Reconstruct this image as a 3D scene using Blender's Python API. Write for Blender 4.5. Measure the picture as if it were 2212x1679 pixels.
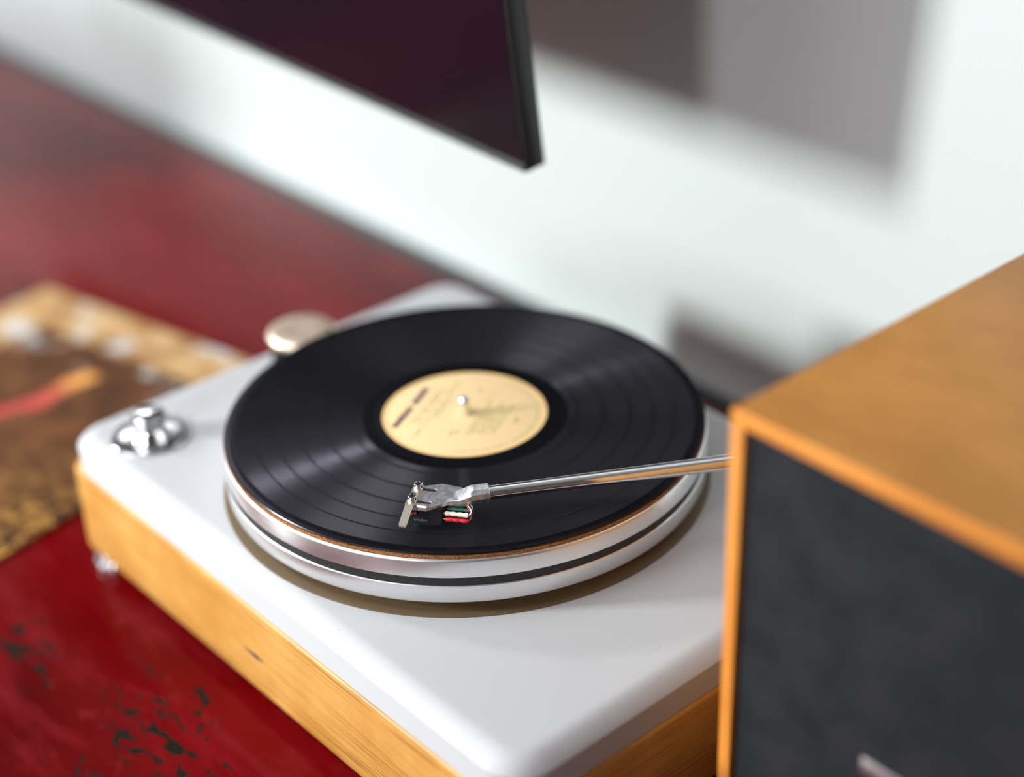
import bpy, bmesh, math, random
from mathutils import Vector, Matrix

random.seed(7)
for o in list(bpy.data.objects):
    bpy.data.objects.remove(o, do_unlink=True)
scene = bpy.context.scene
COL = scene.collection
ZT = 114.0            # model heights are measured in mm from the platter underside; the table top is at -114
MM = 0.001

def W(x, y, z):
    return Vector((x * MM, y * MM, (z + ZT) * MM))

# ------------------------------------------------------------------ camera
FPX = 3552.49
YAW, PIT, ROL = 0.869266, 0.523387, -0.038381
fw = Vector((-math.sin(YAW) * math.cos(PIT), math.cos(YAW) * math.cos(PIT), -math.sin(PIT)))
r0 = fw.cross(Vector((0, 0, 1))).normalized()
u0 = r0.cross(fw)
rv = r0 * math.cos(ROL) + u0 * math.sin(ROL)
uv = -r0 * math.sin(ROL) + u0 * math.cos(ROL)
cd = bpy.data.cameras.new('camera')
cam = bpy.data.objects.new('camera', cd)
COL.objects.link(cam)
M = Matrix((rv, uv, -fw)).transposed().to_4x4()
M.translation = W(698.581, -550.557, 562.540)
cam.matrix_world = M
cd.sensor_fit = 'HORIZONTAL'
cd.sensor_width = 36.0
cd.lens = FPX / 2212.0 * 36.0
cd.clip_start = 0.05
cd.clip_end = 50
cd.dof.use_dof = True
cd.dof.focus_distance = 0.918
cd.dof.aperture_fstop = 1.7
cd.dof.aperture_blades = 0
scene.camera = cam

# ------------------------------------------------------------------ world, daylight, exposure
vs = scene.view_settings
vs.view_transform = 'Standard'
vs.look = 'None'
vs.exposure = -0.08
vs.gamma = 1.0
vs.use_curve_mapping = False
wd = bpy.data.worlds.new('sky')
scene.world = wd
wd.use_nodes = True
wd.node_tree.nodes['Background'].inputs[0].default_value = (0.75, 0.87, 1.0, 1)
wd.node_tree.nodes['Background'].inputs[1].default_value = 1.0

def area_light(name, loc, target, sx, sy, watts, col):
    ld = bpy.data.lights.new(name, 'AREA')
    ld.shape = 'RECTANGLE'
    ld.size, ld.size_y = sx * MM, sy * MM
    ld.energy = watts
    ld.color = col
    o = bpy.data.objects.new(name, ld)
    COL.objects.link(o)
    o.location = W(*loc)
    d = (W(*target) - W(*loc))
    o.rotation_euler = d.to_track_quat('-Z', 'Z').to_euler()
    return o

# daylight that comes in through the three windows of the room, plus an added overhead fill
# each opening: centre along the wall, width, height centre, height
WIN_FL = (-1343.0, 320, 600, 500)      # front wall, far left, low
WIN_FR = (400.0, 290, 560, 520)        # front wall, behind the viewer
TOP_FILL = (-900.0, 1400, -1400.0, 800)    # added overhead fill and its made-up opening: x centre, width, y centre, depth
WIN_L = (-1000.0, 320, 1500, 290)      # left wall, high
FRONT_Y, LEFT_X, RIGHT_X, BACK_Y = -1900.0, -2600.0, 2300.0, 326.0
for nm, w, watts, colr in (('daylight_front_left', WIN_FL, 126, (0.91, 1.0, 0.965)), ('daylight_front_right', WIN_FR, 18, (1.0, 0.95, 1.0))):
    area_light(nm, (w[0], FRONT_Y - 20, w[2]), (w[0], 0, w[2]), w[1], w[3], watts, colr)
area_light('daylight_left', (LEFT_X - 20, WIN_L[0], WIN_L[2]), (0, WIN_L[0], WIN_L[2]), WIN_L[1], WIN_L[3], 50, (0.97, 0.96, 1.0))
area_light('added_top_fill', (TOP_FILL[0], TOP_FILL[2], -114 + 2200 + 30), (TOP_FILL[0], TOP_FILL[2] + 0.01, 0), TOP_FILL[1], TOP_FILL[3], 42, (1.0, 1.0, 1.0))  # made-up soft light from above that evens out the top plate

# ------------------------------------------------------------------ materials
def mat(name, base=(0.8, 0.8, 0.8), rough=0.5, metal=0.0, spec=0.5, coat=0.0, coat_rough=0.1):
    m = bpy.data.materials.new(name)
    m.use_nodes = True
    b = m.node_tree.nodes['Principled BSDF']
    b.inputs['Base Color'].default_value = (*base, 1)
    b.inputs['Roughness'].default_value = rough
    b.inputs['Metallic'].default_value = metal
    b.inputs['Specular IOR Level'].default_value = spec
    b.inputs['Coat Weight'].default_value = coat
    b.inputs['Coat Roughness'].default_value = coat_rough
    return m

class NT:
    def __init__(self, m):
        self.t = m.node_tree
        self.b = self.t.nodes['Principled BSDF']
    def n(self, typ, **kw):
        nd = self.t.nodes.new(typ)
        for k, v in kw.items():
            setattr(nd, k, v)
        return nd
    def l(self, a, b):
        self.t.links.new(a, b)
    def coords(self, scale=(1, 1, 1), rot=(0, 0, 0), loc=(0, 0, 0)):
        tc = self.n('ShaderNodeTexCoord')
        mp = self.n('ShaderNodeMapping')
        mp.inputs['Scale'].default_value = scale
        mp.inputs['Rotation'].default_value = rot
        mp.inputs['Location'].default_value = loc
        self.l(tc.outputs['Object'], mp.inputs['Vector'])
        return mp.outputs['Vector']
    def noise(self, vec, scale=5, detail=4, rough=0.5, dist=0.0):
        nd = self.n('ShaderNodeTexNoise')
        nd.inputs['Scale'].default_value = scale
        nd.inputs['Detail'].default_value = detail
        nd.inputs['Roughness'].default_value = rough
        nd.inputs['Distortion'].default_value = dist
        self.l(vec, nd.inputs['Vector'])
        return nd.outputs['Fac']
    def ramp(self, fac, stops, interp='LINEAR'):
        nd = self.n('ShaderNodeValToRGB')
        cr = nd.color_ramp
        cr.interpolation = interp
        while len(cr.elements) < len(stops):
            cr.elements.new(0.5)
        for e, (p, c) in zip(cr.elements, stops):
            e.position = p
            e.color = (*c, 1) if len(c) == 3 else c
        self.l(fac, nd.inputs['Fac'])
        return nd.outputs['Color']
    def mix(self, fac, a, b, mode='MIX'):
        nd = self.n('ShaderNodeMix', data_type='RGBA', blend_type=mode)
        for sock, v in ((nd.inputs[0], fac), (nd.inputs[6], a), (nd.inputs[7], b)):
            if hasattr(v, 'is_linked'):
                self.l(v, sock)
            elif isinstance(v, (int, float)):
                sock.default_value = v
            else:
                sock.default_value = (*v, 1)
        return nd.outputs[2]
    def math(self, op, a, b=None, c=None, clamp=False):
        nd = self.n('ShaderNodeMath', operation=op)
        nd.use_clamp = clamp
        for i, v in enumerate((a, b, c)):
            if v is None:
                continue
            if hasattr(v, 'is_linked'):
                self.l(v, nd.inputs[i])
            else:
                nd.inputs[i].default_value = v
        return nd.outputs[0]
    def bump(self, h, strength=0.2, dist=0.001):
        nd = self.n('ShaderNodeBump')
        nd.inputs['Strength'].default_value = strength
        nd.inputs['Distance'].default_value = dist
        self.l(h, nd.inputs['Height'])
        self.l(nd.outputs['Normal'], self.b.inputs['Normal'])

def g3(v):
    return (v, v, v)

def wood_mat(name, light, mid, dark, grain=(1, 1, 1), rough=0.42, pore=0.75, coat=0.0, spec=0.3):
    m = mat(name, mid, rough, coat=coat, coat_rough=0.25, spec=spec)
    k = NT(m)
    v = k.coords(scale=grain)
    broad = k.noise(v, 14.0, 3, 0.5, 0.5)
    blot = k.noise(k.coords(), 22.0, 3, 0.55)
    col = k.ramp(k.math('ADD', k.math('MULTIPLY', broad, 0.55), k.math('MULTIPLY', blot, 0.45)), [(0.41, mid), (0.58, light)])
    v2 = k.coords(scale=tuple(g * (0.45 if g < 0.2 else 1.0) for g in grain), loc=(3, 1, 2))
    pn = k.noise(v2, 620.0, 2, 0.55, 0.2)
    pores = k.math('MULTIPLY', k.ramp(pn, [(0.50, g3(0)), (0.70, g3(1))]), k.ramp(k.noise(v, 30.0, 2, 0.5), [(0.35, g3(0.25)), (0.65, g3(1))]))
    col = k.mix(k.math('MULTIPLY', pores, pore), col, dark)
    k.l(col, k.b.inputs['Base Color'])
    k.bump(pn, 0.12, 0.0003)
    return m

M_OAK = wood_mat('oak_front_to_side', (0.55, 0.285, 0.078), (0.44, 0.20, 0.040), (0.15, 0.048, 0.006), (0.05, 0.05, 1.0), pore=0.85)
M_VENEER = wood_mat('teak_veneer', (0.39, 0.170, 0.038), (0.31, 0.128, 0.024), (0.16, 0.055, 0.010), (0.07, 0.55, 0.55), rough=0.5, pore=0.35)
M_EDGE = wood_mat('teak_edge_lit', (0.64, 0.24, 0.042), (0.56, 0.195, 0.030), (0.34, 0.11, 0.016), (0.3, 0.5, 0.5), rough=0.42, pore=0.2)  # same teak, brightened as if window light strikes the front edges

M_PLATE = mat('satin_white_lacquer', (0.47, 0.47, 0.485), 0.36, spec=0.08)
k = NT(M_PLATE)
sp = k.ramp(k.noise(k.coords(), 420.0, 1, 0.4), [(0.80, (0.47, 0.47, 0.485)), (0.83, (0.22, 0.26, 0.25))])
k.l(sp, k.b.inputs['Base Color'])
M_BRONZE = mat('brown_felt_disc', (0.105, 0.065, 0.028), 0.6)
M_ALU = mat('polished_aluminium', (0.86, 0.86, 0.86), 0.24, 1.0)
k = NT(M_ALU)
k.l(k.ramp(k.noise(k.coords(), 900.0, 2, 0.5), [(0.3, g3(0.33)), (0.8, g3(0.38))]), k.b.inputs['Roughness'])
M_CHROME = mat('chrome', (0.86, 0.86, 0.87), 0.08, 1.0)
M_KNOB = mat('dark_chrome', (0.62, 0.62, 0.63), 0.12, 1.0)
M_STEEL = mat('brushed_steel', (0.74, 0.74, 0.75), 0.38, 1.0)
k = NT(M_STEEL)
k.l(k.ramp(k.noise(k.coords(), 260.0, 4, 0.7), [(0.38, (0.60, 0.60, 0.63)), (0.58, (0.97, 0.97, 0.98))]), k.b.inputs['Base Color'])
M_TUBE = mat('tonearm_tube_metal', (0.80, 0.79, 0.78), 0.07, 1.0)
M_CHAMP = mat('champagne_metal', (0.80, 0.72, 0.60), 0.32, 1.0)
M_ROSE = mat('rose_gold', (0.98, 0.80, 0.62), 0.42, 1.0)
M_BLACK = mat('black_plastic', (0.012, 0.012, 0.014), 0.38)
M_RUBBER = mat('black_rubber_belt', (0.012, 0.012, 0.013), 0.55)
M_GOLD = mat('gold_pin', (0.85, 0.52, 0.16), 0.2, 1.0)
M_SOCKET = mat('recess_shade', (0.03, 0.03, 0.03), 0.5)  # near-black for the shade inside sockets and openings
M_RED = mat('red_sleeve', (0.62, 0.015, 0.02), 0.45)
M_WHITE = mat('white_sleeve', (0.80, 0.77, 0.66), 0.5)
M_GREEN = mat('green_sleeve', (0.015, 0.10, 0.065), 0.45)
M_BLUE = mat('blue_wire', (0.10, 0.09, 0.42), 0.45)
M_OLIVE = mat('olive_wire', (0.20, 0.24, 0.10), 0.45)
M_PRINT = mat('white_print', (0.16, 0.17, 0.19), 0.6)
M_BADGE = mat('dark_badge', (0.10, 0.075, 0.065), 0.4, 0.3)

M_CORK = mat('cork', (0.25, 0.10, 0.03), 0.9)
k = NT(M_CORK)
k.l(k.ramp(k.noise(k.coords(), 900.0, 3, 0.7), [(0.35, (0.10, 0.035, 0.010)), (0.55, (0.33, 0.13, 0.035)), (0.72, (0.50, 0.24, 0.07))]), k.b.inputs['Base Color'])

# vinyl: grooves give a radial sheen; smooth rings between the tracks
M_VINYL = mat('black_vinyl', (0.003, 0.003, 0.0036), 0.30, spec=0.5)
k = NT(M_VINYL)
tc = k.n('ShaderNodeTexCoord')
sx = k.n('ShaderNodeSeparateXYZ')
k.l(tc.outputs['Object'], sx.inputs[0])
rad = k.math('SQRT', k.math('ADD', k.math('MULTIPLY', sx.outputs[0], sx.outputs[0]), k.math('MULTIPLY', sx.outputs[1], sx.outputs[1])))
rn = k.math('DIVIDE', rad, 0.1505)
gaps = [(0.0, g3(0)), (0.425, g3(0)), (0.432, g3(1))]
for gr in (71.0, 87.5, 104.0, 118.5, 131.5):
    c = gr / 150.5
    gaps += [(c - 0.006, g3(1)), (c, g3(0.25)), (c + 0.006, g3(1))]
gaps += [(0.955, g3(1)), (0.962, g3(0.0))]
groove = k.ramp(rn, gaps[:32])
cb = k.n('ShaderNodeCombineXYZ')
k.l(rn, cb.inputs[0])
streak = k.noise(cb.outputs[0], 160.0, 3, 0.7)
# V-shaped grooves: the surface normal swings outwards and inwards with the radius
wave = k.math('SINE', k.math('MULTIPLY', rad, 2 * math.pi / 0.00019))
slope = k.math('MULTIPLY', k.math('MULTIPLY', wave, 0.88), groove)
def vmath(op, a, b=None, scale=None):
    nd = k.n('ShaderNodeVectorMath', operation=op)
    k.l(a, nd.inputs[0])
    if b is not None: k.l(b, nd.inputs[1])
    if scale is not None: k.l(scale, nd.inputs['Scale'])
    return nd.outputs[0]
flat = k.n('ShaderNodeCombineXYZ')
k.l(sx.outputs[0], flat.inputs[0]); k.l(sx.outputs[1], flat.inputs[1])
rdir = vmath('NORMALIZE', flat.outputs[0])
geo = k.n('ShaderNodeNewGeometry')
nrm = vmath('NORMALIZE', vmath('ADD', geo.outputs['Normal'], vmath('SCALE', rdir, scale=slope)))
# body colour plus the glint off the groove walls
gl = k.n('ShaderNodeBsdfGlossy')
gl.inputs['Color'].default_value = (0.037, 0.035, 0.042, 1)
k.l(k.math('MULTIPLY_ADD', streak, 0.20, 0.14), gl.inputs['Roughness'])
k.l(nrm, gl.inputs['Normal'])
k.b.inputs['Specular IOR Level'].default_value = 0.0
k.b.inputs['Roughness'].default_value = 0.15
ad = k.n('ShaderNodeAddShader')
k.l(k.b.outputs[0], ad.inputs[0]); k.l(gl.outputs[0], ad.inputs[1])
k.l(ad.outputs[0], k.t.nodes['Material Output'].inputs['Surface'])

M_LABEL = mat('cream_label_paper', (0.80, 0.575, 0.30), 0.7)
M_LABEL_RIM = mat('label_orange_rim', (0.80, 0.52, 0.22), 0.7)
M_INK_P = mat('purple_ink', (0.09, 0.035, 0.065), 0.7)
M_INK_G = mat('olive_ink', (0.42, 0.36, 0.14), 0.7)

M_WALL = mat('white_wall_paint', (0.51, 0.535, 0.535), 0.42, spec=0.4)
k = NT(M_WALL)
k.bump(k.noise(k.coords(), 260.0, 3, 0.6), 0.25, 0.001)
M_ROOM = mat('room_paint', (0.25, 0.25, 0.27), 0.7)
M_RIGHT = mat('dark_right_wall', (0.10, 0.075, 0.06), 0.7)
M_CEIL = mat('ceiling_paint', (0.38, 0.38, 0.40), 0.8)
M_FLOOR = mat('dark_floor_boards', (0.16, 0.09, 0.05), 0.4)
k = NT(M_FLOOR)
k.l(k.ramp(k.noise(k.coords(scale=(0.5, 6, 1)), 4.0, 4, 0.6), [(0.3, (0.10, 0.05, 0.03)), (0.7, (0.22, 0.12, 0.07))]), k.b.inputs['Base Color'])

# worn red lacquer on an old table
M_LACQ = mat('worn_red_lacquer', (0.20, 0.004, 0.005), 0.2, spec=0.055)
k = NT(M_LACQ)
v = k.coords(scale=(0.55, 1.0, 1.0))
big = k.noise(v, 5.0, 4, 0.55, 0.4)
col = k.ramp(big, [(0.30, (0.055, 0.0003, 0.0005)), (0.52, (0.115, 0.0007, 0.0014)), (0.72, (0.16, 0.003, 0.004))])
mott = k.noise(v, 42.0, 4, 0.65)
col = k.mix(k.ramp(mott, [(0.58, g3(0)), (0.74, g3(0.5))]), col, (0.20, 0.018, 0.013))
tcw = k.n('ShaderNodeTexCoord')
sw = k.n('ShaderNodeSeparateXYZ')
k.l(tcw.outputs['Object'], sw.inputs[0])
def spot(cx, cy, r):
    dx = k.math('MULTIPLY', k.math('SUBTRACT', sw.outputs[0], cx), 0.6)
    dy = k.math('SUBTRACT', sw.outputs[1], cy)
    d = k.math('SQRT', k.math('ADD', k.math('MULTIPLY', dx, dx), k.math('MULTIPLY', dy, dy)))
    return k.math('SUBTRACT', 1.0, k.math('DIVIDE', d, r), clamp=True)
zone = k.math('MAXIMUM', spot(-0.030, -0.226, 0.050), k.math('MULTIPLY', spot(-0.165, -0.254, 0.04), 0.85))
zone = k.math('MAXIMUM', zone, k.math('MULTIPLY', spot(0.03, -0.30, 0.08), 0.8))
cn = k.noise(k.coords(scale=(0.45, 1.0, 1.0), loc=(1.3, 0.2, 0)), 105.0, 4, 0.6, 0.6)
chip = k.math('MULTIPLY', k.math('SUBTRACT', k.math('MULTIPLY_ADD', zone, 0.20, cn), 0.665), 34.0, clamp=True)
chips = chip
scuff = k.ramp(k.noise(k.coords(scale=(0.3, 1.2, 1.0), loc=(0.7, 0.1, 0)), 24.0, 5, 0.65, 0.3), [(0.50, g3(0)), (0.70, g3(0.55))])
col = k.mix(scuff, col, (0.19, 0.012, 0.018))
col = k.mix(chips, col, (0.010, 0.008, 0.006))
k.l(col, k.b.inputs['Base Color'])
k.l(k.math('ADD', k.math('MULTIPLY', chips, 0.3), k.math('MULTIPLY_ADD', mott, 0.10, 0.08)), k.b.inputs['Roughness'])
k.bump(k.math('SUBTRACT', k.noise(v, 22.0, 3, 0.6), k.math('MULTIPLY', chips, 0.9)), 0.12, 0.002)

# printed record sleeve
M_SLEEVE = mat('printed_sleeve', (0.2, 0.1, 0.05), 0.6, spec=0.12)
k = NT(M_SLEEVE)
tc = k.n('ShaderNodeTexCoord')
sx = k.n('ShaderNodeSeparateXYZ')
k.l(tc.outputs['Object'], sx.inputs[0])
X, Y = sx.outputs[0], sx.outputs[1]
co = k.coords()
n1 = k.noise(co, 26.0, 4, 0.6)
n2 = k.noise(co, 120.0, 4, 0.65)
brown = k.ramp(n1, [(0.3, (0.035, 0.013, 0.007)), (0.5, (0.09, 0.034, 0.013)), (0.7, (0.155, 0.06, 0.018))])
gold = k.ramp(n2, [(0.42, (0.025, 0.012, 0.006)), (0.50, (0.16, 0.072, 0.016)), (0.60, (0.46, 0.23, 0.05))])
gz = k.math('ADD', k.math('MULTIPLY', k.math('SUBTRACT', 0.0, Y), 5.5), k.math('MULTIPLY_ADD', X, 3.5, -0.35), clamp=True)
col = k.mix(gz, brown, gold)
wob = k.math('MULTIPLY_ADD', k.noise(co, 18.0, 3, 0.5), 0.05, -0.025)
st_d = k.math('ABSOLUTE', k.math('SUBTRACT', k.math('ADD', X, wob), k.math('MULTIPLY', Y, 0.16)))
stroke = k.math('MULTIPLY', k.math('MULTIPLY', k.math('SUBTRACT', 0.012, st_d), 260.0, clamp=True),
                k.math('MULTIPLY', k.math('SUBTRACT', 0.072, Y), 120.0, clamp=True))
stc = k.ramp(k.math('MULTIPLY_ADD', Y, 6.0, 0.5), [(0.35, (0.42, 0.045, 0.05)), (0.68, (0.50, 0.09, 0.06)), (0.80, (0.72, 0.32, 0.08))])
col = k.mix(stroke, col, stc)
bd = k.math('MULTIPLY', k.math('ADD', k.math('SUBTRACT', Y, 0.098), k.math('MULTIPLY', wob, 0.5)), 130.0, clamp=True)
beige = k.ramp(k.noise(co, 20.0, 3, 0.6), [(0.36, (0.17, 0.07, 0.04)), (0.46, (0.40, 0.22, 0.09)), (0.58, (0.50, 0.32, 0.15)), (0.66, (0.52, 0.50, 0.49))])
col = k.mix(bd, col, beige)
lb = k.math('MULTIPLY', k.math('SUBTRACT', k.math('SUBTRACT', k.math('MULTIPLY', wob, 1.5), X), 0.095), 60.0, clamp=True)
col = k.mix(k.math('MULTIPLY', lb, k.math('MULTIPLY_ADD', Y, 8.0, 0.3), clamp=True), col, beige)
blob = k.math('MULTIPLY', k.ramp(k.noise(k.coords(loc=(0.4, 0.1, 0)), 30.0, 2, 0.5), [(0.60, g3(0)), (0.68, g3(1))]), k.math('MULTIPLY', k.math('SUBTRACT', Y, 0.06), 30.0, clamp=True))
col = k.mix(blob, col, (0.45, 0.45, 0.45))
k.l(col, k.b.inputs['Base Color'])

M_GRILLE = mat('charcoal_speaker_cloth', (0.028, 0.029, 0.033), 0.9, spec=0.1)
k = NT(M_GRILLE)
k.l(k.ramp(k.noise(k.coords(), 38.0, 4, 0.6), [(0.3, (0.011, 0.012, 0.014)), (0.7, (0.021, 0.021, 0.024))]), k.b.inputs['Base Color'])
k.bump(k.noise(k.coords(), 900.0, 2, 0.5), 0.4, 0.0006)
M_SCREEN = mat('dark_screen_glass', (0.006, 0.004, 0.007), 0.12, spec=0.3)
M_BEZEL = mat('black_bezel', (0.010, 0.011, 0.013), 0.34)
M_BEZEL2 = mat('black_bezel_lightened', (0.032, 0.033, 0.036), 0.42)  # black bezel with its paler reflection put into the colour

# ------------------------------------------------------------------ mesh helpers (millimetres)
def link(name, bm, material, parent=None, smooth=True, angle=35, origin=None):
    """bm holds model mm coordinates; the object's origin is placed at origin (mm)"""
    if origin is None:
        origin = (0, 0, -ZT)
    off = Vector(origin)
    for v in bm.verts:
        v.co = (v.co - off) * MM
    bmesh.ops.remove_doubles(bm, verts=bm.verts, dist=1e-7)
    bmesh.ops.recalc_face_normals(bm, faces=bm.faces)
    me = bpy.data.meshes.new(name)
    bm.to_mesh(me)
    bm.free()
    me.materials.append(material)
    if smooth:
        for p in me.polygons:
            p.use_smooth = True
        me.set_sharp_from_angle(angle=math.radians(angle))
    o = bpy.data.objects.new(name, me)
    COL.objects.link(o)
    loc = W(*origin)
    if parent is not None:
        o.parent = parent
        o.location = loc - parent.matrix_world.translation if parent.type == 'EMPTY' else loc - WORLD[parent.name]
    else:
        o.location = loc
    WORLD[o.name] = loc
    return o

WORLD = {}

def tag(o, label=None, cat=None, group=None, kind=None):
    if label: o['label'] = label
    if cat: o['category'] = cat
    if group: o['group'] = group
    if kind: o['kind'] = kind
    return o

def empty(name, loc, label, cat, group=None):
    o = bpy.data.objects.new(name, None)
    COL.objects.link(o)
    o.empty_display_size = 0.02
    o.location = W(*loc)
    o.matrix_world = Matrix.Translation(W(*loc))
    WORLD[o.name] = W(*loc)
    return tag(o, label, cat, group)

def NB():
    return bmesh.new()

def box(bm, x0, x1, y0, y1, z0, z1, bev=0.0, seg=2, mtx=None):
    vs_ = [bm.verts.new((x, y, z)) for z in (z0, z1) for y in (y0, y1) for x in (x0, x1)]
    fs = [(0, 2, 3, 1), (4, 5, 7, 6), (0, 1, 5, 4), (2, 6, 7, 3), (0, 4, 6, 2), (1, 3, 7, 5)]
    faces = [bm.faces.new([vs_[i] for i in f]) for f in fs]
    geom = list(vs_)
    if bev > 0:
        es = list({e for f in faces for e in f.edges})
        r = bmesh.ops.bevel(bm, geom=es, offset=bev, segments=seg, affect='EDGES', profile=0.5)
        geom = list({v for f in r['faces'] for v in f.verts} | {v for v in vs_ if v.is_valid})
    if mtx is not None:
        for v in geom:
            v.co = mtx @ v.co
    return geom

def lathe(bm, prof, n=64, c=(0, 0), close=True):
    """prof: list of (r, z); r = 0 ends make poles"""
    rings = []
    for r, z in prof:
        if r < 1e-6:
            rings.append([bm.verts.new((c[0], c[1], z))])
        else:
            rings.append([bm.verts.new((c[0] + r * math.cos(2 * math.pi * i / n), c[1] + r * math.sin(2 * math.pi * i / n), z)) for i in range(n)])
    for A, B in zip(rings, rings[1:]):
        for i in range(n):
            j = (i + 1) % n
            if len(A) == 1 and len(B) == 1:
                continue
            if len(A) == 1:
                bm.faces.new((A[0], B[i], B[j]))
            elif len(B) == 1:
                bm.faces.new((A[i], A[j], B[0]))
            else:
                bm.faces.new((A[i], A[j], B[j], B[i]))
    return rings

def prism(bm, pts, z0, z1, bev=0.0, seg=2):
    lo = [bm.verts.new((x, y, z0)) for x, y in pts]
    hi = [bm.verts.new((x, y, z1)) for x, y in pts]
    fl = bm.faces.new(list(reversed(lo)))
    fh = bm.faces.new(hi)
    n = len(pts)
    fs = [fl, fh] + [bm.faces.new((lo[i], lo[(i + 1) % n], hi[(i + 1) % n], hi[i])) for i in range(n)]
    if bev > 0:
        es = list(fh.edges) + list(fl.edges)
        bmesh.ops.bevel(bm, geom=es, offset=bev, segments=seg, affect='EDGES', profile=0.5)

def tube(bm, pts, rad, n=12, cap=True):
    """swept round tube through 3-D points, rad a number or one per point"""
    P = [Vector(p) for p in pts]
    R = [rad] * len(P) if isinstance(rad, (int, float)) else list(rad)
    t0 = (P[1] - P[0]).normalized()
    up = Vector((0, 0, 1)) if abs(t0.z) < 0.9 else Vector((1, 0, 0))
    nx = t0.cross(up).normalized()
    rings = []
    for i, p in enumerate(P):
        t = (P[min(i + 1, len(P) - 1)] - P[max(i - 1, 0)]).normalized()
        nx = (nx - t * nx.dot(t)).normalized()
        ny = t.cross(nx)
        rings.append([bm.verts.new(p + (nx * math.cos(2 * math.pi * k_ / n) + ny * math.sin(2 * math.pi * k_ / n)) * R[i]) for k_ in range(n)])
    for A, B in zip(rings, rings[1:]):
        for i in range(n):
            bm.faces.new((A[i], A[(i + 1) % n], B[(i + 1) % n], B[i]))
    if cap:
        bm.faces.new(list(reversed(rings[0])))
        bm.faces.new(rings[-1])
    return rings

def rrect(x0, x1, y0, y1, r, n=8):
    pts = []
    for cx, cy, a0 in ((x1 - r, y1 - r, 0), (x0 + r, y1 - r, 90), (x0 + r, y0 + r, 180), (x1 - r, y0 + r, 270)):
        for i in range(n + 1):
            a = math.radians(a0 + 90 * i / n)
            pts.append((cx + r * math.cos(a), cy + r * math.sin(a)))
    return pts

def slab(bm, x0, x1, y0, y1, levels, corner, n=10):
    """stack of rounded rectangles: levels = [(inset, z)], closed top and bottom"""
    rings = []
    for ins, z in levels:
        rings.append([bm.verts.new((x, y, z)) for x, y in rrect(x0 + ins, x1 - ins, y0 + ins, y1 - ins, max(corner - ins, 0.5), n)])
    m = len(rings[0])
    for A, B in zip(rings, rings[1:]):
        for i in range(m):
            bm.faces.new((A[i], A[(i + 1) % m], B[(i + 1) % m], B[i]))
    bm.faces.new(list(reversed(rings[0])))
    bm.faces.new(rings[-1])

# ------------------------------------------------------------------ the room
FZ = -ZT - 745
CZ = -ZT + 2200
def wall_with_hole(name, axis, pos, thick, a0, a1, holes, material):
    """wall in the plane axis = pos, spanning a0..a1, openings (centre, width, zc, h)"""
    bm = NB()
    A = sorted({a0, a1} | {c + s_ * w / 2 for c, w, zc, h in holes for s_ in (-1, 1)})
    for s0, s1 in zip(A, A[1:]):
        m = (s0 + s1) / 2
        cuts = sorted((zc - h / 2, zc + h / 2) for c, w, zc, h in holes if abs(m - c) < w / 2)
        z = FZ
        for z0, z1 in cuts + [(CZ, CZ)]:
            if axis == 'y':
                box(bm, s0, s1, pos - thick, pos, z, z0)
            else:
                box(bm, pos - thick, pos, s0, s1, z, z0)
            z = z1
    return tag(link(name, bm, material, smooth=False), kind='structure')

bm = NB(); box(bm, LEFT_X - 150, RIGHT_X + 100, BACK_Y, BACK_Y + 100, FZ, CZ)
tag(link('wall_back', bm, M_WALL, smooth=False), kind='structure')
bm = NB(); box(bm, RIGHT_X, RIGHT_X + 100, FRONT_Y - 150, BACK_Y, FZ, CZ)
tag(link('wall_right', bm, M_RIGHT, smooth=False), kind='structure')
wall_with_hole('wall_front', 'y', FRONT_Y, 150, LEFT_X - 150, RIGHT_X, [WIN_FL, WIN_FR], M_ROOM)
wall_with_hole('wall_left', 'x', LEFT_X, 150, FRONT_Y, BACK_Y, [WIN_L], M_ROOM)
bm = NB(); box(bm, LEFT_X - 150, RIGHT_X + 100, FRONT_Y - 150, BACK_Y + 100, FZ - 60, FZ)
tag(link('floor', bm, M_FLOOR, smooth=False), kind='structure')
bm = NB()
qx0, qx1, qy0, qy1 = TOP_FILL[0] - TOP_FILL[1] / 2, TOP_FILL[0] + TOP_FILL[1] / 2, TOP_FILL[2] - TOP_FILL[3] / 2, TOP_FILL[2] + TOP_FILL[3] / 2
for b in ((LEFT_X - 150, qx0, FRONT_Y - 150, BACK_Y + 100), (qx1, RIGHT_X + 100, FRONT_Y - 150, BACK_Y + 100), (qx0, qx1, FRONT_Y - 150, qy0), (qx0, qx1, qy1, BACK_Y + 100)):
    box(bm, *b, CZ, CZ + 60)
tag(link('ceiling', bm, M_CEIL, smooth=False), kind='structure')
bm = NB(); box(bm, -2300, -1033, -560, -500, FZ, 205)  # added unseen blocker that dims the left part of the back wall
tag(link('added_light_blocker', bm, M_ROOM, smooth=False), kind='structure')
def window_frame(name, axis, pos, c, w, zc, h):
    bm = NB()
    t = 34
    def bar(a0, a1, z0, z1):
        if axis == 'y':
            box(bm, a0, a1, pos - 100, pos - 60, z0, z1, 2)
        else:
            box(bm, pos - 100, pos - 60, a0, a1, z0, z1, 2)
    bar(c - w / 2, c + w / 2, zc - h / 2, zc - h / 2 + t)
    bar(c - w / 2, c + w / 2, zc + h / 2 - t, zc + h / 2)
    bar(c - w / 2, c - w / 2 + t, zc - h / 2 + t, zc + h / 2 - t)
    bar(c + w / 2 - t, c + w / 2, zc - h / 2 + t, zc + h / 2 - t)
    return tag(link(name, bm, M_ROOM, smooth=False), kind='structure')

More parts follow.
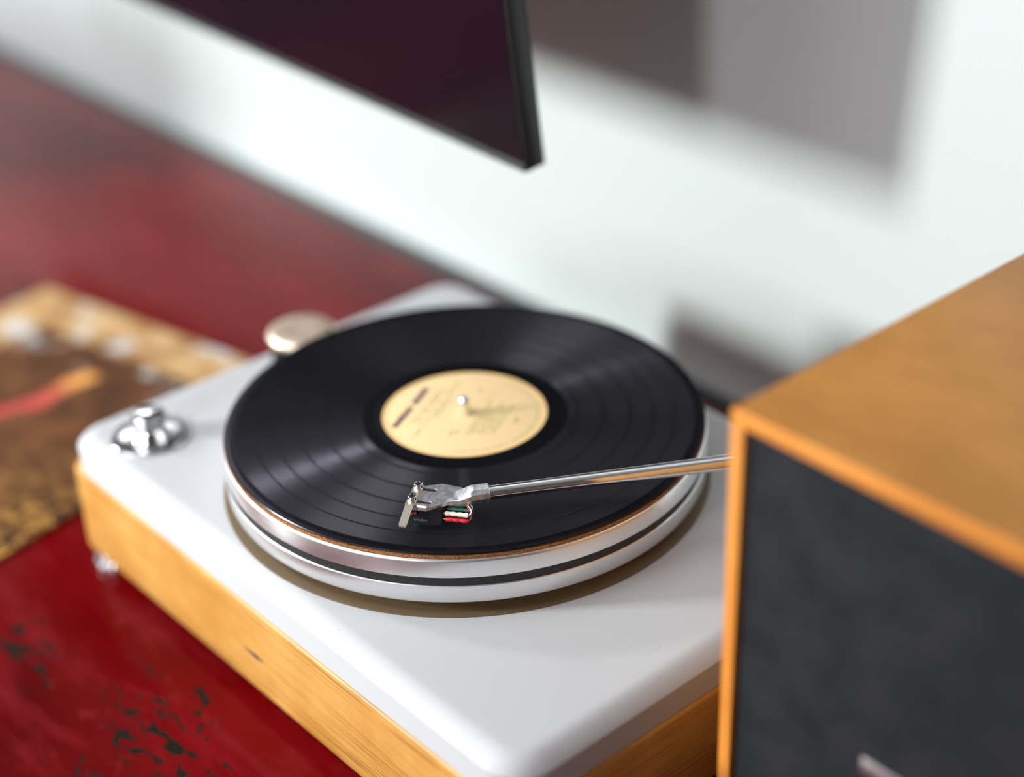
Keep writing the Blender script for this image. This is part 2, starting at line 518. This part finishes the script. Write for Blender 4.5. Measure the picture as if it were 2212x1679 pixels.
# ------------------------------------------------------------------ table
TX0, TX1, TY0, TY1 = -1650.0, 760.0, -430.0, 302.0
table = empty('table', (-400, -60, FZ), 'old red lacquered table with worn dark chips, standing against the white wall', 'table')
bm = NB(); box(bm, TX0, TX1, TY0, TY1, -ZT - 34, -ZT, 3, 3)
link('tabletop', bm, M_LACQ, table, origin=(0, 0, -ZT))
bm = NB()
box(bm, TX0 + 60, TX1 - 60, TY0 + 40, TY0 + 64, -ZT - 130, -ZT - 34, 1)
link('apron', bm, M_LACQ, table, origin=(0, 0, -ZT))
bm = NB()
box(bm, TX0 + 60, TX1 - 60, TY1 - 64, TY1 - 40, -ZT - 130, -ZT - 34, 1)
link('apron', bm, M_LACQ, table, origin=(0, 0, -ZT))
bm = NB(); box(bm, TX0, TX1, TY1 - 2, TY1 + 20, -ZT - 30, -ZT - 0.2, 1, 2)  # black strip that deepens the shade of the gap to the wall
link('rear_gap_shade', bm, M_BLACK, table, origin=(0, 0, -ZT))['label'] = 'black strip for the dark shade of the gap behind the table'
for lx in (TX0 + 75, TX1 - 75):
    for ly in (TY0 + 75, TY1 - 75):
        bm = NB(); box(bm, lx - 30, lx + 30, ly - 30, ly + 30, FZ, -ZT - 34, 4)
        link('leg', bm, M_LACQ, table, origin=(lx, ly, FZ))

# ------------------------------------------------------------------ record sleeve on the table
SC, SA = (-454.9, -102.3), math.radians(12.6)
bm = NB()
slab(bm, -157.5, 157.5, -157.5, 157.5, [(0.6, 0), (0, 0.5), (0, 2.6), (0.6, 3.1)], 2.0, 3)
me_sl = link('record_sleeve', bm, M_SLEEVE, origin=(0, 0, 0))
me_sl.location = W(SC[0], SC[1], -ZT)
me_sl.rotation_euler = (0, 0, SA)
tag(me_sl, 'worn brown printed record sleeve with a pale border, lying flat on the red table', 'record sleeve')

# ------------------------------------------------------------------ turntable
PX0, PX1, PY0, PY1 = -229.0, 236.0, -167.6, 173.0
tt = empty('turntable', (0, 0, -ZT), 'white topped turntable with oak plinth and silver belt driven platter', 'turntable')

bm = NB()
lv = [(3.0, -99.0), (1.2, -98.4), (0.3, -97.2), (0.0, -95.0), (0.0, -36.5), (0.3, -35.0), (1.2, -33.8), (2.6, -33.0)]
slab(bm, PX0, PX1, PY0, PY1, lv, 14.0, 8)
link('plinth', bm, M_OAK, tt, origin=(0, 0, -99))
bm = NB()
lv = [(1.6, -33.0), (1.2, -32.6), (1.2, -15.7)]
TH = math.radians(56.0)
RB = 7.6 / (1 - math.cos(TH))           # rounded shoulder that meets the vertical side at a crease
for i in range(15):
    a = TH * (1 - i / 14)
    lv.append((1.2 + RB * (math.sin(TH) - math.sin(a)) + 0.001, -8.0 - RB * (1 - math.cos(a))))
slab(bm, PX0, PX1, PY0, PY1, lv, 26.0, 10)
link('top_plate', bm, M_PLATE, tt, origin=(0, 0, -8), angle=18)

bm = NB(); lathe(bm, [(0, -8.0), (155.0, -8.0), (155.0, -7.6), (154.6, -7.4), (0, -7.4)], 160)
link('bearing_disc', bm, M_BRONZE, tt, origin=(0, 0, -8))
bm = NB(); lathe(bm, [(0, -7.4), (60.0, -7.4), (60.0, 0.2), (0, 0.2)], 64)
link('sub_platter', bm, M_BLACK, tt, origin=(0, 0, -8))
bm = NB()
lathe(bm, [(0, 0.0), (150.8, 0.0), (151.7, 0.3), (152.0, 0.9), (152.0, 11.2), (151.6, 11.7), (150.6, 11.9), (150.6, 16.9), (151.6, 17.1), (152.0, 17.6),
           (152.0, 27.6), (151.8, 28.5), (151.2, 29.2), (150.5, 29.5), (0, 29.5)], 224)
link('platter', bm, M_ALU, tt, origin=(0, 0, 0), angle=32)
# belt round platter and motor pulley
MP = (-184.0, 2.0)
def hull(pts):
    pts = sorted(set(pts))
    def half(ps):
        h = []
        for p in ps:
            while len(h) >= 2 and (h[-1][0] - h[-2][0]) * (p[1] - h[-2][1]) - (h[-1][1] - h[-2][1]) * (p[0] - h[-2][0]) <= 0:
                h.pop()
            h.append(p)
        return h
    a, b = half(pts), half(pts[::-1])
    return a[:-1] + b[:-1]
def belt_path(e):
    P = [((150.9 + e) * math.cos(t), (150.9 + e) * math.sin(t)) for t in [2 * math.pi * i / 240 for i in range(240)]]
    P += [(MP[0] + (9 + e) * math.cos(t), MP[1] + (9 + e) * math.sin(t)) for t in [2 * math.pi * i / 48 for i in range(48)]]
    return hull(P)
bm = NB()
inn, out = belt_path(0.0), belt_path(0.55)
def band(bm, inn, out, z0, z1):
    R = []
    for ps, z in ((inn, z0), (out, z0), (out, z1), (inn, z1)):
        R.append([bm.verts.new((x, y, z)) for x, y in ps])
    n = min(len(r) for r in R)
    for q in range(4):
        A, B = R[q], R[(q + 1) % 4]
        for i in range(n):
            bm.faces.new((A[i], A[(i + 1) % n], B[(i + 1) % n], B[i]))
if len(inn) == len(out):
    band(bm, inn, out, 12.1, 16.7)
else:
    cx = [sum(p[0] for p in out) / len(out), sum(p[1] for p in out) / len(out)]
    inn = [(x - 0.55 * (x - cx[0]) / math.hypot(x - cx[0], y - cx[1]), y - 0.55 * (y - cx[1]) / math.hypot(x - cx[0], y - cx[1])) for x, y in out]
    band(bm, inn, out, 12.1, 16.7)
link('drive_belt', bm, M_RUBBER, tt, origin=(0, 0, 12))
bm = NB()
lathe(bm, [(0, 29.5), (3.55, 29.5), (3.55, 42.0), (3.3, 43.3), (2.6, 44.3), (1.4, 44.9), (0, 45.1)], 32)
link('spindle', bm, M_CHROME, tt, origin=(0, 0, 29.5))
# motor pulley
bm = NB()
lathe(bm, [(0, -8), (22.5, -8), (22.5, 2.0), (21.5, 3.5), (12.0, 4.5), (9.0, 10.0), (8.8, 17.0), (12, 17.2), (0, 17.4)], 48, MP)
link('motor_pulley', bm, M_BLACK, tt, origin=(MP[0], MP[1], -8))
bm = NB()
lathe(bm, [(0, 15.6), (20.0, 15.6), (22.6, 16.4), (24.0, 18.2), (24.2, 19.8), (23.6, 21.6), (22.0, 22.8), (19.5, 23.2), (10, 22.7), (0, 22.4)], 64, MP)
tag(link('pulley_cap', bm, M_ROSE, tt, origin=(MP[0], MP[1], 15)), 'rose gold cap')
# speed knob in its dish
KC = (-179.0, -127.0)
bm = NB()
lathe(bm, [(0, -7.95), (27.0, -7.95), (27.0, -7.2), (26.3, -6.7), (25.2, -6.6), (24.2, -7.0), (21.0, -7.55), (0, -7.6)], 64, KC)
link('knob_dish', bm, M_KNOB, tt, origin=(KC[0], KC[1], -8))
bm = NB()
lathe(bm, [(0, -7.6), (13.6, -7.6), (14.0, -6.8), (13.6, -5.6), (12.0, -3.4), (10.4, -0.6), (9.8, 2.0), (10.2, 4.6), (11.4, 6.6), (12.0, 8.0), (11.8, 9.4), (10.8, 10.2), (8.6, 10.0), (4, 9.5), (0, 9.4)], 64, KC)
link('speed_knob', bm, M_KNOB, tt, origin=(KC[0], KC[1], -8))
# feet
for fx, fy in ((-207, -152), (210, -148), (-203, 152), (210, 152)):
    bm = NB()
    lathe(bm, [(0, -114), (15.0, -114), (16.6, -113.4), (17.4, -112.0), (17.4, -109.0), (16.6, -107.4), (14.0, -106.4), (13.0, -104.5), (13.0, -99.0), (0, -99.0)], 40, (fx, fy))
    link('foot', bm, M_CHROME, tt, origin=(fx, fy, -114))
# small mark on the oak front
bm = NB()
prism(bm, [(-13.0, -0.2), (-4, 0.9), (1.0, 1.3), (3.2, 0.4), (7.2, 0.3), (7.2, -0.4), (3.2, -0.6), (1.0, -1.5), (-4, -0.9)], 0, 0.35)
for v in bm.verts:
    v.co = Vector((v.co.x - 4.0, PY0 - v.co.z, -69.8 + v.co.y * 1.4))
tag(link('badge', bm, M_BADGE, tt, origin=(-4, PY0, -70)), 'small dark mark on the oak front')

# ---- tonearm
HO = Vector((72.9, -95.9))
HA = Vector((math.cos(math.radians(35.87)), math.sin(math.radians(35.87))))
HB = Vector((HA.y, -HA.x))
def H(a, b, z):
    p = HO + HA * a + HB * b
    return Vector((p.x, p.y, z))
ARM0 = Vector((99.2, -64.0, 50.0))
AD = Vector((0.5140, 0.8578, 0.0)).normalized()
PIV = ARM0 + AD * 184.0
bm = NB()
tube(bm, [ARM0 - AD * 6, ARM0 + AD * 90, ARM0 + AD * 184], [3.95, 4.35, 4.7], 40)
arm = link('tonearm', bm, M_TUBE, tt, origin=tuple(PIV))
ao = tuple(PIV)
# headshell: slotted plate + neck + collar
bm = NB()
outl = [(-3.2, -9.6), (2.2, -10.4), (12.3, -14.6), (24.0, -12.6), (27.0, -6.5), (19.5, 2.4), (9.0, 10.6), (-3.2, 10.2)]
def slot(b, a0, a1, w):
    pts = []
    for i in range(9):
        t = math.radians(-90 + 180 * i / 8)
        pts.append((a1 + w * math.cos(t), b + w * math.sin(t)))
    for i in range(9):
        t = math.radians(90 + 180 * i / 8)
        pts.append((a0 + w * math.cos(t), b + w * math.sin(t)))
    return pts
def plate_with_holes(bm, outer, holes, z0, z1, ch, fmap):
    """flat plate with holes, chamfered outline"""
    def ring(pts, z, ins=0.0):
        n = len(pts)
        cx = sum(p[0] for p in pts) / n
        cy = sum(p[1] for p in pts) / n
        res = []
        for x, y in pts:
            d = math.hypot(x - cx, y - cy)
            f = (d - ins) / d
            res.append(bm.verts.new(fmap(cx + (x - cx) * f, cy + (y - cy) * f, z)))
        return res
    def edges(vs_):
        return [bm.edges.new((vs_[i], vs_[(i + 1) % len(vs_)])) for i in range(len(vs_))]
    def bridge(A, B):
        n = len(A)
        for i in range(n):
            bm.faces.new((A[i], A[(i + 1) % n], B[(i + 1) % n], B[i]))
    topO, midO, lowO, botO = ring(outer, z1, ch), ring(outer, z1 - ch), ring(outer, z0 + 0.2), ring(outer, z0, 0.2)
    bridge(topO, midO); bridge(midO, lowO); bridge(lowO, botO)
    te = [bm.edges.get((topO[i], topO[(i + 1) % len(topO)])) for i in range(len(topO))]
    be = [bm.edges.get((botO[i], botO[(i + 1) % len(botO)])) for i in range(len(botO))]
    for h in holes:
        t0, t1, b0 = ring(h, z1, -0.35), ring(h, z1 - 0.4), ring(h, z0)
        bridge(t0, t1); bridge(t1, b0)
        te += [bm.edges.get((t0[i], t0[(i + 1) % len(t0)])) for i in range(len(t0))]
        be += [bm.edges.get((b0[i], b0[(i + 1) % len(b0)])) for i in range(len(b0))]
    bmesh.ops.triangle_fill(bm, use_beauty=True, use_dissolve=True, edges=te)
    bmesh.ops.triangle_fill(bm, use_beauty=True, use_dissolve=True, edges=be)
plate_with_holes(bm, outl, [slot(-6.4, -0.5, 9.4, 1.35), slot(6.2, -0.5, 9.6, 1.35)], 47.6, 50.8, 0.95, lambda a, b, z: H(a, b, z))
link('headshell', bm, M_STEEL, arm, origin=ao, smooth=False)
# neck lofted from the plate to the collar
def sect(ctr, side, hw, z0, z1, n=24, sq=0.0):
    res = []
    for i in range(n):
        t = 2 * math.pi * i / n
        c_, s_ = math.cos(t), math.sin(t)
        e = 1.0 - sq * 0.72
        cx_ = math.copysign(abs(c_) ** e, c_)
        sy_ = math.copysign(abs(s_) ** e, s_)
        res.append(Vector((ctr.x, ctr.y, (z0 + z1) / 2)) + side * (hw * cx_) + Vector((0, 0, (z1 - z0) / 2 * sy_)))
    return res
side = Vector((AD.y, -AD.x, 0))
bm = NB()
S = []
for s_, hw, z0, z1, sq in ((-27.0, 3.2, 47.7, 50.2, 1.0), (-18.0, 5.4, 46.4, 51.0, 0.9), (-11.0, 5.9, 44.7, 54.2, 0.5), (-9.4, 5.75, 44.4, 55.4, 0.1), (-9.0, 5.7, 44.4, 55.6, 0.0)):
    c_ = Vector((ARM0.x, ARM0.y, 0)) + AD * s_
    S.append(sect(c_, side, hw, z0, z1, 12, sq))
c1 = Vector((ARM0.x, ARM0.y, 0))
S.append(sect(c1 - AD * 0.5, side, 5.7, 44.4, 55.6, 12))
S.append(sect(c1, side, 5.3, 44.8, 55.2, 12))
S.append(sect(c1, side, 3.9, 46.1, 53.9, 12))
RR = [[bm.verts.new(p) for p in s] for s in S]
for A, B in zip(RR, RR[1:]):
    for i in range(12):
        bm.faces.new((A[i], A[(i + 1) % 12], B[(i + 1) % 12], B[i]))
bm.faces.new(list(reversed(RR[0])))
bm.faces.new(RR[-1])
link('headshell_collar', bm, M_STEEL, arm, origin=ao, angle=14)
# dark plug for the shade inside the wire opening below the neck
bm = NB()
oc = H(27.5, -3.8, 0)
tube(bm, [Vector((oc.x, oc.y, 44.6)) - AD * 3.0, Vector((oc.x, oc.y, 44.4)) + AD * 4.5], [4.2, 4.2], 20)
link('opening_shade', bm, M_SOCKET, arm, origin=ao)
# finger lift
bm = NB()
path = [(-9.6, 50.85), (11.2, 50.85), (12.4, 50.5), (25.0, 47.28), (26.1, 47.0), (26.6, 46.87)]
wA, wB = -3.0, 2.8
top, bot = [], []
for q, (b_, z_) in enumerate(path):
    w0, w1 = (wA, wB) if q < 2 else (wA + 0.4 + (0, 0, 0, 0, 0.35, 1.2)[q], wB - 0.7 - (0, 0, 0, 0, 0.35, 1.2)[q])
    top.append((bm.verts.new(H(w0, b_, z_ + 0.9)), bm.verts.new(H(w1, b_, z_ + 0.9))))
    bot.append((bm.verts.new(H(w0, b_, z_)), bm.verts.new(H(w1, b_, z_))))
for q in range(len(path) - 1):
    bm.faces.new((top[q][0], top[q][1], top[q + 1][1], top[q + 1][0]))
    bm.faces.new((bot[q][0], bot[q + 1][0], bot[q + 1][1], bot[q][1]))
    for s_ in (0, 1):
        bm.faces.new((top[q][s_], top[q + 1][s_], bot[q + 1][s_], bot[q][s_]))
bm.faces.new((top[0][0], bot[0][0], bot[0][1], top[0][1]))
bm.faces.new((top[-1][0], top[-1][1], bot[-1][1], bot[-1][0]))
link('finger_lift', bm, M_CHAMP, arm, origin=ao, angle=25)
# cap screws with hex sockets
for b_ in (-6.4, 6.2):
    p = H(0, b_, 0)
    bm = NB()
    prof = [(0, 51.7), (2.45, 51.7), (2.6, 52.0), (2.6, 54.6), (2.35, 54.95), (1.35, 55.0), (1.2, 54.8), (1.2, 53.6), (0, 53.6)]
    lathe(bm, prof, 24, (p.x, p.y))
    link('cap_screw', bm, M_CHROME, arm, origin=(p.x, p.y, 52), angle=30)
    bm = NB()
    lathe(bm, [(0, 53.65), (1.15, 53.65), (1.15, 53.75), (0, 53.75)], 6, (p.x, p.y))  # dark disc for the shade at the bottom of the socket
    link('socket_shade', bm, M_SOCKET, arm, origin=(p.x, p.y, 53))
    bm = NB()
    lathe(bm, [(0, 42.6), (1.2, 42.6), (1.2, 44.6), (2.6, 44.6), (2.6, 46.6), (1.2, 46.6), (1.2, 47.6), (0, 47.6)], 6, (p.x, p.y))
    link('screw_nut', bm, M_CHROME, arm, origin=(p.x, p.y, 43), smooth=False)
# cartridge
def hbox(bm, a0, a1, b0, b1, z0, z1, taper=0.0):
    vs_ = []
    for z_ in (z0, z1):
        d = taper if z_ == z0 else 0
        for b_ in (b0, b1):
            for a_ in (a0 + d, a1 - d):
                vs_.append(bm.verts.new(H(a_, b_, z_)))
    for f in [(0, 2, 3, 1), (4, 5, 7, 6), (0, 1, 5, 4), (2, 6, 7, 3), (0, 4, 6, 2), (1, 3, 7, 5)]:
        bm.faces.new([vs_[i] for i in f])
bm = NB()
hbox(bm, 3.6, 17.6, -7.6, 7.6, 42.6, 47.6)
hbox(bm, -1.0, 17.6, -8.2, 8.2, 37.4, 42.8, 0.8)
hbox(bm, 0.2, 13.0, -5.6, 5.6, 34.6, 37.5, 1.8)
bmesh.ops.bevel(bm, geom=list(bm.edges), offset=0.35, segments=2, affect='EDGES')
link('cartridge', bm, M_BLACK, arm, origin=ao)
bm = NB(); hbox(bm, -1.4, 2.2, 3.4, 7.2, 42.7, 43.9)
bmesh.ops.bevel(bm, geom=list(bm.edges), offset=0.25, segments=2, affect='EDGES')
link('stylus_tab', bm, M_RED, arm, origin=ao)
bm = NB()
tube(bm, [H(-0.2, 0, 35.6), H(-1.4, 0, 34.4), H(-1.8, 0, 33.05)], [0.5, 0.35, 0.12], 8)
link('stylus', bm, M_CHAMP, arm, origin=ao)
# lettering on the cartridge flank
fc = bpy.data.curves.new('lettering', 'FONT')
fc.body = 'ortofon'
fc.size = 2.6 * MM
fc.extrude = 0.02 * MM
fo = bpy.data.objects.new('lettering_curve', fc)
COL.objects.link(fo)
bpy.context.view_layer.update()
me = bpy.data.meshes.new_from_object(fo.evaluated_get(bpy.context.evaluated_depsgraph_get()))
bpy.data.objects.remove(fo, do_unlink=True)
me.materials.append(M_PRINT)
lo = bpy.data.objects.new('lettering', me)
COL.objects.link(lo)
lo.parent = arm
bp = H(0.4, 8.25, 39.2)
hz = Vector((HA.x, HA.y, 0)); nz = Vector((HB.x, HB.y, 0))
Lm = Matrix((hz, Vector((0, 0, 1)), hz.cross(Vector((0, 0, 1))))).transposed().to_4x4()
lo.matrix_local = Matrix.Translation(W(*bp) - W(*ao)) @ Lm
# pins, coloured sleeves and wires
for nm, m_, b_, z_, wm, end in (('red', M_RED, 6.6, 41.2, M_RED, (26.0, -3.0)), ('white', M_WHITE, 6.0, 44.6, M_WHITE, (28.5, -2.6)), ('green', M_GREEN, 1.8, 44.9, M_OLIVE, (27.0, -5.0)), ('blue', M_BLUE, 1.8, 41.4, M_BLUE, (29.5, -4.5))):
    bm = NB()
    tube(bm, [H(17.4, b_, z_), H(19.6, b_, z_)], 0.75, 10)
    link('pin', bm, M_GOLD, arm, origin=ao)
    bm = NB()
    pts = [H(18.9 + i * 1.28, b_ + 0.12 * math.sin(i * 1.7), z_) for i in range(11)]
    tube(bm, pts, [1.28 + 0.16 * math.sin(i * 2.1 + z_) for i in range(11)], 12)
    link('sleeve', bm, m_, arm, origin=ao)
    bm = NB()
    p0 = H(31.6, b_, z_); p3 = H(end[0], end[1], 46.2)
    p1 = H(36.5, b_ + 1.5, z_ + 3.6); p2 = H(31.5, end[1] + 4.5, 47.6)
    pts = []
    for i in range(17):
        t = i / 16
        pts.append(p0 * (1 - t) ** 3 + p1 * 3 * t * (1 - t) ** 2 + p2 * 3 * t * t * (1 - t) + p3 * t ** 3)
    tube(bm, pts, 0.33, 8)
    link('wire', bm, wm, arm, origin=ao)
# bearing, counterweight, armboard (behind the loudspeaker)
bm = NB(); lathe(bm, [(0, -8), (27, -8), (27, -4.6), (26, -3.6), (14, -3.2), (12.5, -1), (12.5, 34), (0, 34)], 48, (PIV.x, PIV.y))
link('arm_pillar', bm, M_ALU, tt, origin=(PIV.x, PIV.y, -8))
bm = NB(); lathe(bm, [(0, 34), (13.5, 34), (14.5, 35), (14.5, 60), (13.5, 61), (0, 61)], 48, (PIV.x, PIV.y))
link('bearing_housing', bm, M_BLACK, tt, origin=(PIV.x, PIV.y, 34))
bm = NB()
tube(bm, [PIV, PIV + AD * 58], 3.2, 20)
link('rear_shaft', bm, M_STEEL, tt, origin=ao)
bm = NB()
tube(bm, [PIV + AD * 26, PIV + AD * 27, PIV + AD * 50, PIV + AD * 51], [13.2, 14.2, 14.2, 13.2], 40)
link('counterweight', bm, M_STEEL, tt, origin=ao)

# ------------------------------------------------------------------ cork mat and record
bm = NB(); lathe(bm, [(3.8, 29.53), (151.0, 29.53), (151.1, 30.2), (151.0, 31.47), (3.8, 31.47), (3.8, 29.53)], 192)
tag(link('platter_mat', bm, M_CORK, origin=(0, 0, 29.5)), 'thin brown cork mat between the record and the silver platter', 'mat')
rec = empty('vinyl_record', (0, 0, 31.5), 'black vinyl record with cream label lying on the platter', 'record')
bm = NB()
lathe(bm, [(3.7, 31.5), (148.5, 31.5), (150.1, 31.9), (150.5, 32.45), (150.1, 33.0), (148.6, 33.2), (146.6, 33.05), (145.0, 32.95), (62.0, 32.95), (60.0, 32.9), (54.0, 32.95), (52.6, 33.05), (3.7, 33.05), (3.7, 31.5)], 256)
link('disc', bm, M_VINYL, rec, origin=(0, 0, 31.5), angle=25)
bm = NB(); lathe(bm, [(3.75, 33.05), (51.6, 33.05), (51.9, 33.12), (51.6, 33.2), (3.75, 33.2), (3.75, 33.05)], 128)
label = link('label', bm, M_LABEL, rec, origin=(0, 0, 33))
label['label'] = 'cream paper label with faint print'
bm = NB(); lathe(bm, [(49.3, 33.2), (49.3, 33.24), (51.7, 33.24), (51.7, 33.2), (49.3, 33.2)], 128)
link('label_rim', bm, M_LABEL_RIM, label, origin=(0, 0, 33))
TXD, TYD = Vector((-0.46, 0.888)).normalized(), Vector((-0.888, -0.46)).normalized()
def ink(bm, t0, t1, u0, h, seed, lo=0.9, hi=2.4, gap=0.5, skip=0.10):
    rr = random.Random(seed)
    t = t0
    while t < t1:
        w = min(rr.uniform(lo, hi), t1 - t)
        if rr.random() >= skip:
            hh = h * rr.uniform(0.75, 1.0)
            q = [TXD * a + TYD * b for a, b in ((t, u0), (t + w, u0), (t + w, u0 + hh), (t, u0 + hh))]
            q = [p for p in q]
            if all(p.length < 51 and p.length > 4.2 for p in q):
                lo_ = [bm.verts.new((p.x, p.y, 33.2)) for p in q]
                hi_ = [bm.verts.new((p.x, p.y, 33.25)) for p in q]
                bm.faces.new(hi_)
                for i in range(4):
                    bm.faces.new((lo_[i], lo_[(i + 1) % 4], hi_[(i + 1) % 4], hi_[i]))
        t += w + gap
bm = NB()
ink(bm, -30, -4, 33.0, 4.9, 1, 1.8, 2.8, 0.28, 0.0)
ink(bm, 0.0, 21, 33.0, 4.9, 4, 1.8, 2.8, 0.28, 0.0)
link('label_title_print', bm, M_INK_P, label, origin=(0, 0, 33), smooth=False)
bm = NB()
for q, (t0, t1, u) in enumerate([(-21, 22, 26.0), (-19, 24, 22.6), (-38, -10, 17.8), (-8, 10, 17.8), (14, 36, 17.8), (-14, 14, 14.4)]):
    ink(bm, t0, t1, u, 1.8, 10 + q, 0.8, 2.6, 0.5)
ink(bm, 27, 32, 0.5, 2.6, 30, 1.5, 2, 0.4)
ink(bm, -28, -22, -2.4, 2.4, 31, 1.5, 2, 0.4)
ink(bm, -25, -21, -5.4, 1.8, 32, 1.5, 2, 0.4)
for q in range(7):
    u = -11 - q * 2.6
    ink(bm, -24 + q * 1.2, 20 - (q % 3) * 5, u, 1.5, 40 + q, 0.8, 2.4, 0.5)
ink(bm, -2, 5, -35.5, 3.0, 60, 1.5, 2.4, 0.4)
rr = random.Random(5)
for i in range(86):
    a = math.radians(-165 + 150 * i / 85)
    if rr.random() < 0.15: continue
    for_r = (45.2, 46.6)
    w = math.radians(0.55)
    base = math.atan2(TXD.y, TXD.x)
    # lower half of the label, measured in the label's own axes
    def P(r, t):
        v_ = TXD * (r * math.cos(t)) + TYD * (r * math.sin(t))
        return v_
    q4 = [P(for_r[0], a - w), P(for_r[0], a + w), P(for_r[1], a + w), P(for_r[1], a - w)]
    lo_ = [bm.verts.new((p.x, p.y, 33.2)) for p in q4]
    hi_ = [bm.verts.new((p.x, p.y, 33.25)) for p in q4]
    bm.faces.new(hi_)
    for j in range(4):
        bm.faces.new((lo_[j], lo_[(j + 1) % 4], hi_[(j + 1) % 4], hi_[j]))
link('label_text_print', bm, M_INK_G, label, origin=(0, 0, 33), smooth=False)

# ------------------------------------------------------------------ loudspeaker
SX0, SY0, SZ1 = 280.4, -69.4, 185.0
SX1, SY1, SZ0 = SX0 + 205, SY0 + 265, -ZT
spk = empty('loudspeaker', ((SX0 + SX1) / 2, (SY0 + SY1) / 2, SZ0), 'teak veneered loudspeaker with charcoal cloth grille in the right foreground', 'loudspeaker')
PT = 7.5
so = ((SX0 + SX1) / 2, (SY0 + SY1) / 2, SZ0)
def panel(name, m_, *b, bev=0.9):
    bm = NB(); box(bm, *b, bev, 2)
    return link(name, bm, m_, spk, origin=so)
panel('top_panel', M_VENEER, SX0, SX1, SY0 + 1.2, SY1, SZ1 - PT, SZ1)
panel('bottom_panel', M_VENEER, SX0, SX1, SY0 + 1.2, SY1, SZ0, SZ0 + PT)
panel('side_panel', M_VENEER, SX0, SX0 + PT, SY0 + 1.2, SY1, SZ0 + PT, SZ1 - PT)
panel('side_panel', M_VENEER, SX1 - PT, SX1, SY0 + 1.2, SY1, SZ0 + PT, SZ1 - PT)
panel('back_panel', M_BLACK, SX0 + PT, SX1 - PT, SY1 - 12, SY1 - 2, SZ0 + PT, SZ1 - PT, bev=0.3)
bm = NB()
for b in ((SX0, SX1, SZ1 - PT, SZ1), (SX0, SX1, SZ0, SZ0 + PT), (SX0, SX0 + PT, SZ0 + PT, SZ1 - PT), (SX1 - PT, SX1, SZ0 + PT, SZ1 - PT)):
    box(bm, b[0], b[1], SY0, SY0 + 1.2, b[2], b[3], 0.5, 2)
link('lit_front_edges', bm, M_EDGE, spk, origin=so)  # panel fronts with the lit look put into the colour
bm = NB(); box(bm, SX0 + PT, SX1 - PT, SY0 + 3, SY0 + 14, SZ0 + PT, SZ1 - PT, 2.2, 3)
link('grille', bm, M_GRILLE, spk, origin=so)
bm = NB(); box(bm, 365, 392, SY0 + 2.0, SY0 + 3.1, 25, 33, 0.4, 2)
link('badge', bm, M_STEEL, spk, origin=so)

# ------------------------------------------------------------------ monitor on a wall arm
MC = Vector((-54.5, 105.0, 147.8))            # lower front corner nearest the viewer
ex = Vector((-0.9992, 0.0398, 0.0)).normalized()
upv = Vector((0, -0.112, 0.994)); upv = (upv - ex * upv.dot(ex)).normalized()
bk = upv.cross(ex).normalized()
if bk.y < 0: bk = -bk
MW, MH, MT = 1230.0, 705.0, 17.0
Mm = Matrix((ex, bk, upv)).transposed().to_4x4()
Mm.translation = MC
def mpt(a, d, h):
    return MC + ex * a + bk * d + upv * h
mon = empty('television', tuple(mpt(MW / 2, MT, 0)), 'large black flat television hung on the white wall above the red table', 'television')
mo = tuple(mpt(MW / 2, MT, 0))
bm = NB(); box(bm, 0, MW, 0.6, MT, 0, MH, 1.2, 2, Mm)
link('housing', bm, M_BEZEL, mon, origin=mo)
bm = NB(); box(bm, 2.2, MW - 2.2, -0.2, 0.6, 6.5, MH - 3, 0, 1, Mm)
link('screen', bm, M_SCREEN, mon, origin=mo, smooth=False)
bm = NB(); box(bm, 0.6, MW - 0.6, -0.6, 0.7, 0.3, 6.3, 0.4, 2, Mm)
link('lower_bezel', bm, M_BEZEL2, mon, origin=mo)
bm = NB(); box(bm, MW / 2 - 330, MW / 2 + 330, MT, MT + 26, 120, 480, 8, 3, Mm)
link('rear_cover', bm, M_BEZEL, mon, origin=mo)
p = mpt(MW / 2, MT + 26, 300)
bm = NB(); box(bm, p.x - 28, p.x + 28, p.y - 6, BACK_Y - 11, p.z - 26, p.z + 26, 4, 2)
link('wall_arm', bm, M_BLACK, mon, origin=mo)
bm = NB(); box(bm, p.x - 150, p.x + 150, BACK_Y - 11, BACK_Y - 1, p.z - 110, p.z + 110, 3, 2)
link('wall_bracket', bm, M_BLACK, mon, origin=mo)

window_frame('window_1', 'y', FRONT_Y, *WIN_FL)
window_frame('window_2', 'y', FRONT_Y, *WIN_FR)
window_frame('window_3', 'x', LEFT_X, *WIN_L)
bm = NB()  # frame round the opening of the added overhead fill
for b in ((qx0, qx1, qy0, qy0 + 30), (qx0, qx1, qy1 - 30, qy1), (qx0, qx0 + 30, qy0 + 30, qy1 - 30), (qx1 - 30, qx1, qy0 + 30, qy1 - 30)):
    box(bm, *b, CZ - 4, CZ + 24, 2)
tag(link('added_fill_frame', bm, M_ROOM, smooth=False), kind='structure')
